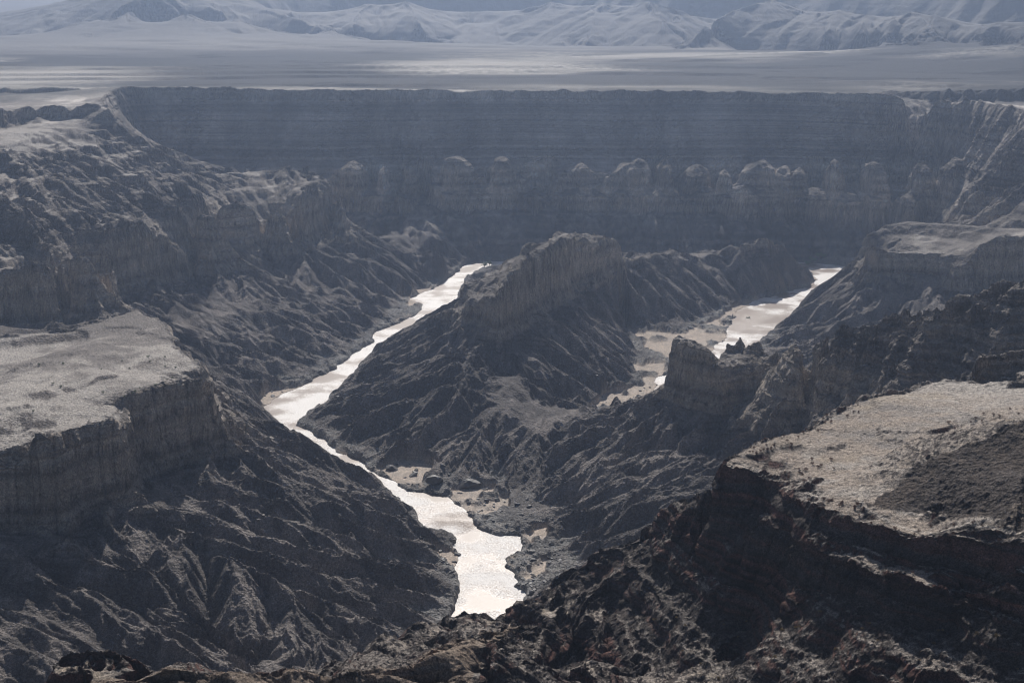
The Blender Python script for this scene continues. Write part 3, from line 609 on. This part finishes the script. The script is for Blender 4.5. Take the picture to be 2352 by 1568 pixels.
def rock_mesh(seed, flat=.7):
    bm = bmesh.new(); bmesh.ops.create_icosphere(bm, subdivisions=3, radius=1)
    r = random.Random(seed); planes = [(Vector((r.gauss(0, 1), r.gauss(0, 1), r.gauss(0, 1))).normalized(), r.uniform(.55, .85)) for _ in range(9)]
    for v in bm.verts:
        p = v.co.copy()
        for n, d in planes:
            e = p.dot(n) - d
            if e > 0: p -= n * e
        p += p.normalized() * .07 * mnoise.noise(p * 2.6 + Vector((seed, 0, 0)))
        v.co = Vector((p.x * 1.25, p.y, p.z * flat))
    me = bpy.data.meshes.new('boulder'); bm.to_mesh(me); bm.free(); return me
M_DARK = simple('dark_rock', (.085, .078, .075), .6, .35); M_PALE = simple('pale_rock', (.42, .38, .34), .8, .15); M_BROWN = simple('brown_rock', (.16, .135, .115), .7, .3)
RM = {}
for nm, mt in (('d', M_DARK), ('p', M_PALE), ('b', M_BROWN)):
    RM[nm] = [rock_mesh(k * 7 + len(nm), .5 + .12 * (k % 3)) for k in range(5)]
    for q in RM[nm]: q.materials.append(mt)
def boulder(p, size, kind, label, group, sink=.25):
    me = random.choice(RM[kind]); o = bpy.data.objects.new('boulder', me); COLL.objects.link(o)
    s = size / 2; o.scale = (s, s * random.uniform(.75, 1.1), s * random.uniform(.8, 1.2)); o.rotation_euler = (random.uniform(-.3, .3), random.uniform(-.3, .3), random.uniform(0, 6.28))
    o.location = (p[0], p[1], zat(p[0], p[1]) + s * (.35 - sink)); return tag(o, label, 'boulder', group)
def on_px(x, y, z0=2.0):                       # point of the ground seen in that direction
    for _ in range(5):
        p = W(x, y, z0); z1 = zat(p[0], p[1]); z0 = z0 + .6 * (z1 - z0)
    return W(x, y, z0)
R_ = random.Random(5)
for x, y, s in [(1000, 1108, 17), (1078, 1112, 20), (950, 1092, 9), (900, 1078, 11)]:
    boulder(on_px(x, y), s, 'd', {17: 'big dark rock at the water edge, left of the largest by the lower pool', 20: 'largest dark rock beside the sand bank above the lower pool', 9: 'small dark rock left of the two largest rocks', 11: 'dark rock on the upper sand bank beside the narrow water'}[s], None, .1)
banks = [((1190, 1240), (1290, 1370), 70), ((1050, 1120), (1220, 1210), 36), ((960, 1200), (1060, 1330), 34), ((870, 1060), (1050, 1120), 18), ((1340, 880), (1520, 945), 26), ((1600, 700), (1700, 800), 22), ((880, 680), (960, 740), 18), ((600, 880), (860, 930), 16)]
for (x0, y0), (x1, y1), n in banks:
    for _ in range(n):
        p = on_px(R_.uniform(x0, x1), R_.uniform(y0, y1))
        i_, j_ = gij(p[0], p[1]); i_, j_ = int(round(float(i_))), int(round(float(j_)))
        if RIV[i_, j_] and R_.random() < .75: continue
        boulder(p, R_.choice([2.2, 2.6, 3.2, 4, 5.5]), 'd', 'dark angular boulder on the rocky bank of the river', 'boulders along the river banks')
for x, y, s, lb in [(541, 586, 13, 'largest pale fallen block below the cliff alcoves at upper left'), (560, 596, 6, 'small pale block right of the largest fallen block below the alcoves'), (528, 594, 5, 'smallest pale block left of the largest fallen block below the alcoves'), (622, 1020, 9, 'flat brown block on the talus beside the left mesa corner')]:
    p = W(x, y, 66 if y < 700 else 55); boulder(p, s, 'p' if y < 700 else 'b', lb, None)
for _ in range(60):
    x, y = R_.uniform(540, 760), R_.uniform(1050, 1250); p = W(x, y, 60 - (x - 540) * .16 - (y - 1050) * .08)
    boulder(p, R_.choice([1.6, 2, 2.8, 3.6]), 'b', 'brown block lying on the talus below the left mesa', 'blocks on the talus below the left mesa')
# shrubs: a short stem and many leaf sized faces
def leaf_cloud(bm, c, rad, n, leaf, r, squash=.8):
    for _ in range(n):
        d = Vector((r.gauss(0, 1), r.gauss(0, 1), r.gauss(0, 1))).normalized() * rad * r.uniform(.45, 1) ** .6; d.z *= squash
        p = Vector(c) + d; u = Vector((r.gauss(0, 1), r.gauss(0, 1), r.gauss(0, 1))).normalized(); w_ = u.cross(Vector((r.gauss(0, 1), r.gauss(0, 1), r.gauss(0, 1)))).normalized()
        l = leaf * r.uniform(.7, 1.4); bm.faces.new([bm.verts.new(p + u * l), bm.verts.new(p + w_ * l * .6), bm.verts.new(p - u * l), bm.verts.new(p - w_ * l * .6)])
def limb(bm, a, b, ra, rb, n=7):
    a, b = Vector(a), Vector(b); d = (b - a).normalized(); s = d.orthogonal().normalized(); t_ = d.cross(s); r0, r1 = [], []
    for k in range(n):
        q = s * math.cos(k * 6.2832 / n) + t_ * math.sin(k * 6.2832 / n); r0.append(bm.verts.new(a + q * ra)); r1.append(bm.verts.new(b + q * rb))
    for k in range(n): bm.faces.new([r0[k], r0[(k + 1) % n], r1[(k + 1) % n], r1[k]])
    bm.faces.new(r1)
def mesh_of(bm, name, mat):
    me = bpy.data.meshes.new(name); bm.to_mesh(me); bm.free(); me.materials.append(mat); return me
M_LEAF = simple('river_foliage', (.12, .185, .075), .7, .4, .6); M_DRY = simple('dry_foliage', (.16, .085, .065), .8, .35); M_OCH = simple('ochre_foliage', (.22, .15, .06), .8, .3); M_BARK = simple('bark', (.12, .09, .07), .9)
def plant(name, label, cat, p, meshes, s, group=None):
    e = bpy.data.objects.new(name, None); COLL.objects.link(e); e.location = (p[0], p[1], zat(p[0], p[1]) - .1 * s); e.scale = (s, s, s); e.rotation_euler.z = random.uniform(0, 6.28)
    for nm, me in meshes:
        o = bpy.data.objects.new(nm, me); COLL.objects.link(o); o.parent = e
    return tag(e, label, cat, group)
def make_tree(seed, nc, spread, h):
    r = random.Random(seed); bt, bc = bmesh.new(), bmesh.new()
    limb(bt, (0, 0, -.5), (0, 0, h * .35), h * .05, h * .035)
    for k in range(nc):
        a = r.uniform(0, 6.28); q = spread * r.uniform(.1, .8); z_ = h * r.uniform(.42, .85); c = (math.cos(a) * q, math.sin(a) * q, z_)
        limb(bt, (0, 0, h * .3), c, h * .025, h * .008); leaf_cloud(bc, c, h * r.uniform(.14, .24), 150, h * .022, r)
    return [('trunk', mesh_of(bt, 'trunk', M_BARK)), ('crown', mesh_of(bc, 'crown', M_LEAF))]
def make_shrub(seed, mat):
    r = random.Random(seed); bt, bc = bmesh.new(), bmesh.new()
    for k in range(5):
        a = r.uniform(0, 6.28); c = (math.cos(a) * .35, math.sin(a) * .35, r.uniform(.4, .75)); limb(bt, (0, 0, -.1), c, .04, .015, 5); leaf_cloud(bc, c, .36, 60, .07, r)
    return [('stems', mesh_of(bt, 'stems', M_BARK)), ('foliage', mesh_of(bc, 'foliage', mat))]
trees = [make_tree(k, 14, 4.5, 9) for k in range(3)]
for x, y, z, s, lb in [(1113, 611, 6, 1.0, 'left of two green trees behind the left end of the centre ridge'), (1124, 611, 6, .8, 'right of two green trees behind the left end of the centre ridge'),
        (1856, 602, 3, .9, 'leftmost green tree on the far bank of the right river arm'), (1867, 601, 3, 1.15, 'second green tree from the left on the far bank of the right river arm'), (1880, 600, 3, 1.1, 'third green tree from the left on the far bank of the right river arm'), (1893, 601, 3, .8, 'rightmost green tree on the far bank of the right river arm'),
        (1718, 728, 1.5, .55, 'small green tree standing at the water edge of the right river arm')]:
    plant('tree', lb, 'tree', W(x, y, z), random.choice(trees), s * 1.35)
dry = [make_shrub(k, M_DRY) for k in range(3)]; och = [make_shrub(k + 9, M_OCH) for k in range(2)]; gsh = [make_shrub(k + 19, M_LEAF) for k in range(2)]
def gz(x, y, z0):
    p = W(x, y, z0)
    for _ in range(4): p = W(x, y, .5 * (zat(p[0], p[1]) + p[2]))
    return p
line_spots = [(1720, 1040, 1990, 930, 34), (1810, 1100, 1930, 1050, 16), (2130, 985, 2352, 940, 12), (1870, 1150, 1990, 1175, 18)]
for x0, y0, x1, y1, n in line_spots:
    for k in range(n):
        t_ = R_.random(); plant('desert_shrub', 'reddish brown dry shrub growing on the sunlit gravel shelf', 'shrub', gz(x0 + (x1 - x0) * t_ + R_.gauss(0, 14), y0 + (y1 - y0) * t_ + R_.gauss(0, 7), 269), R_.choice(dry), R_.uniform(.9, 1.9), 'dry shrubs on the gravel shelf')
for _ in range(46):
    x, y = R_.uniform(1830, 2352), R_.uniform(1200, 1330); plant('desert_shrub', 'reddish dry shrub among the rubble below the edge of the gravel shelf', 'shrub', gz(x, y, 262), R_.choice(dry), R_.uniform(.8, 1.5), 'dry shrubs in the rubble below the shelf')
for _ in range(34):
    x, y = R_.uniform(1500, 2340), R_.uniform(1400, 1560); plant('ochre_shrub', 'ochre dry shrub on the dark slope at the bottom right', 'shrub', gz(x, y, 232), R_.choice(och), R_.uniform(.8, 1.7), 'ochre shrubs on the dark slope')
for _ in range(26):
    x, y = R_.uniform(40, 480), R_.uniform(790, 990); plant('desert_shrub', 'tiny dark shrub dotting the flat top of the left mesa', 'shrub', gz(x, y, 145), R_.choice(gsh), R_.uniform(1.4, 2.4), 'shrubs on the left mesa top')
print('things', round(time.time() - T0, 1))
# ------------------------------------------------------------------ air
m = bpy.data.materials.new('haze_air'); m.use_nodes = True; t = m.node_tree; t.nodes.clear()
oo = t.nodes.new('ShaderNodeOutputMaterial'); v = t.nodes.new('ShaderNodeVolumePrincipled'); t.links.new(v.outputs[0], oo.inputs['Volume'])
v.inputs['Color'].default_value = (.55, .70, 1, 1); v.inputs['Density'].default_value = 8e-5; v.inputs['Anisotropy'].default_value = .7
me = bpy.data.meshes.new('haze'); bx = [(-7000, -60, -12), (7000, -60, -12), (7000, 15000, -12), (-7000, 15000, -12)]
me.from_pydata(bx + [(a, b_, 640) for a, b_, c in bx], [], [(0,3,2,1),(4,5,6,7),(0,1,5,4),(1,2,6,5),(2,3,7,6),(3,0,4,7)]); me.materials.append(m)
o = bpy.data.objects.new('haze', me); COLL.objects.link(o); tag(o, 'thin blue haze filling the canyon air', 'haze', kind='stuff')
# ------------------------------------------------------------------ sun and sky
AZ, EL = math.radians(0.0), math.radians(37.5)       # azimuth from +Y towards +X
wd = bpy.data.worlds.new('World'); SC.world = wd; wd.use_nodes = True; t = wd.node_tree
bg = t.nodes['Background']; sky = t.nodes.new('ShaderNodeTexSky'); sky.sky_type = 'NISHITA'; sky.sun_disc = False
sky.sun_elevation = EL; sky.sun_rotation = AZ; sky.altitude = 800; sky.dust_density = 2.5; sky.ozone_density = .6; t.links.new(sky.outputs[0], bg.inputs[0]); bg.inputs[1].default_value = .05
sl_ = bpy.data.lights.new('sun', 'SUN'); sl_.energy = 5.0; sl_.angle = math.radians(.5); sl_.color = (1, .95, .885)
so = bpy.data.objects.new('sun', sl_); COLL.objects.link(so)
from mathutils import Vector
dv = Vector((math.sin(AZ) * math.cos(EL), math.cos(AZ) * math.cos(EL), math.sin(EL)))
so.rotation_euler = dv.to_track_quat('Z', 'Y').to_euler()
cam = bpy.data.cameras.new('camera'); co = bpy.data.objects.new('camera', cam); COLL.objects.link(co)
co.location = (0, 0, CZ); co.rotation_euler = (math.pi / 2 - PITCH, 0, 0)
cam.lens = 36 * F / 2352; cam.sensor_width = 36; cam.clip_start = 1; cam.clip_end = 60000; SC.camera = co
SC.view_settings.view_transform = 'Standard'; SC.view_settings.look = 'None'; SC.view_settings.gamma = 1; SC.view_settings.exposure = -.15
SC.cycles.max_bounces = 5; SC.cycles.volume_bounces = 1; SC.cycles.use_denoising = True; SC.cycles.denoising_prefilter = 'ACCURATE'; SC.cycles.denoising_input_passes = 'RGB_ALBEDO_NORMAL'; SC.cycles.filter_width = 1.15
SC.cycles.sample_clamp_indirect = 3
print('done', round(time.time() - T0, 1))
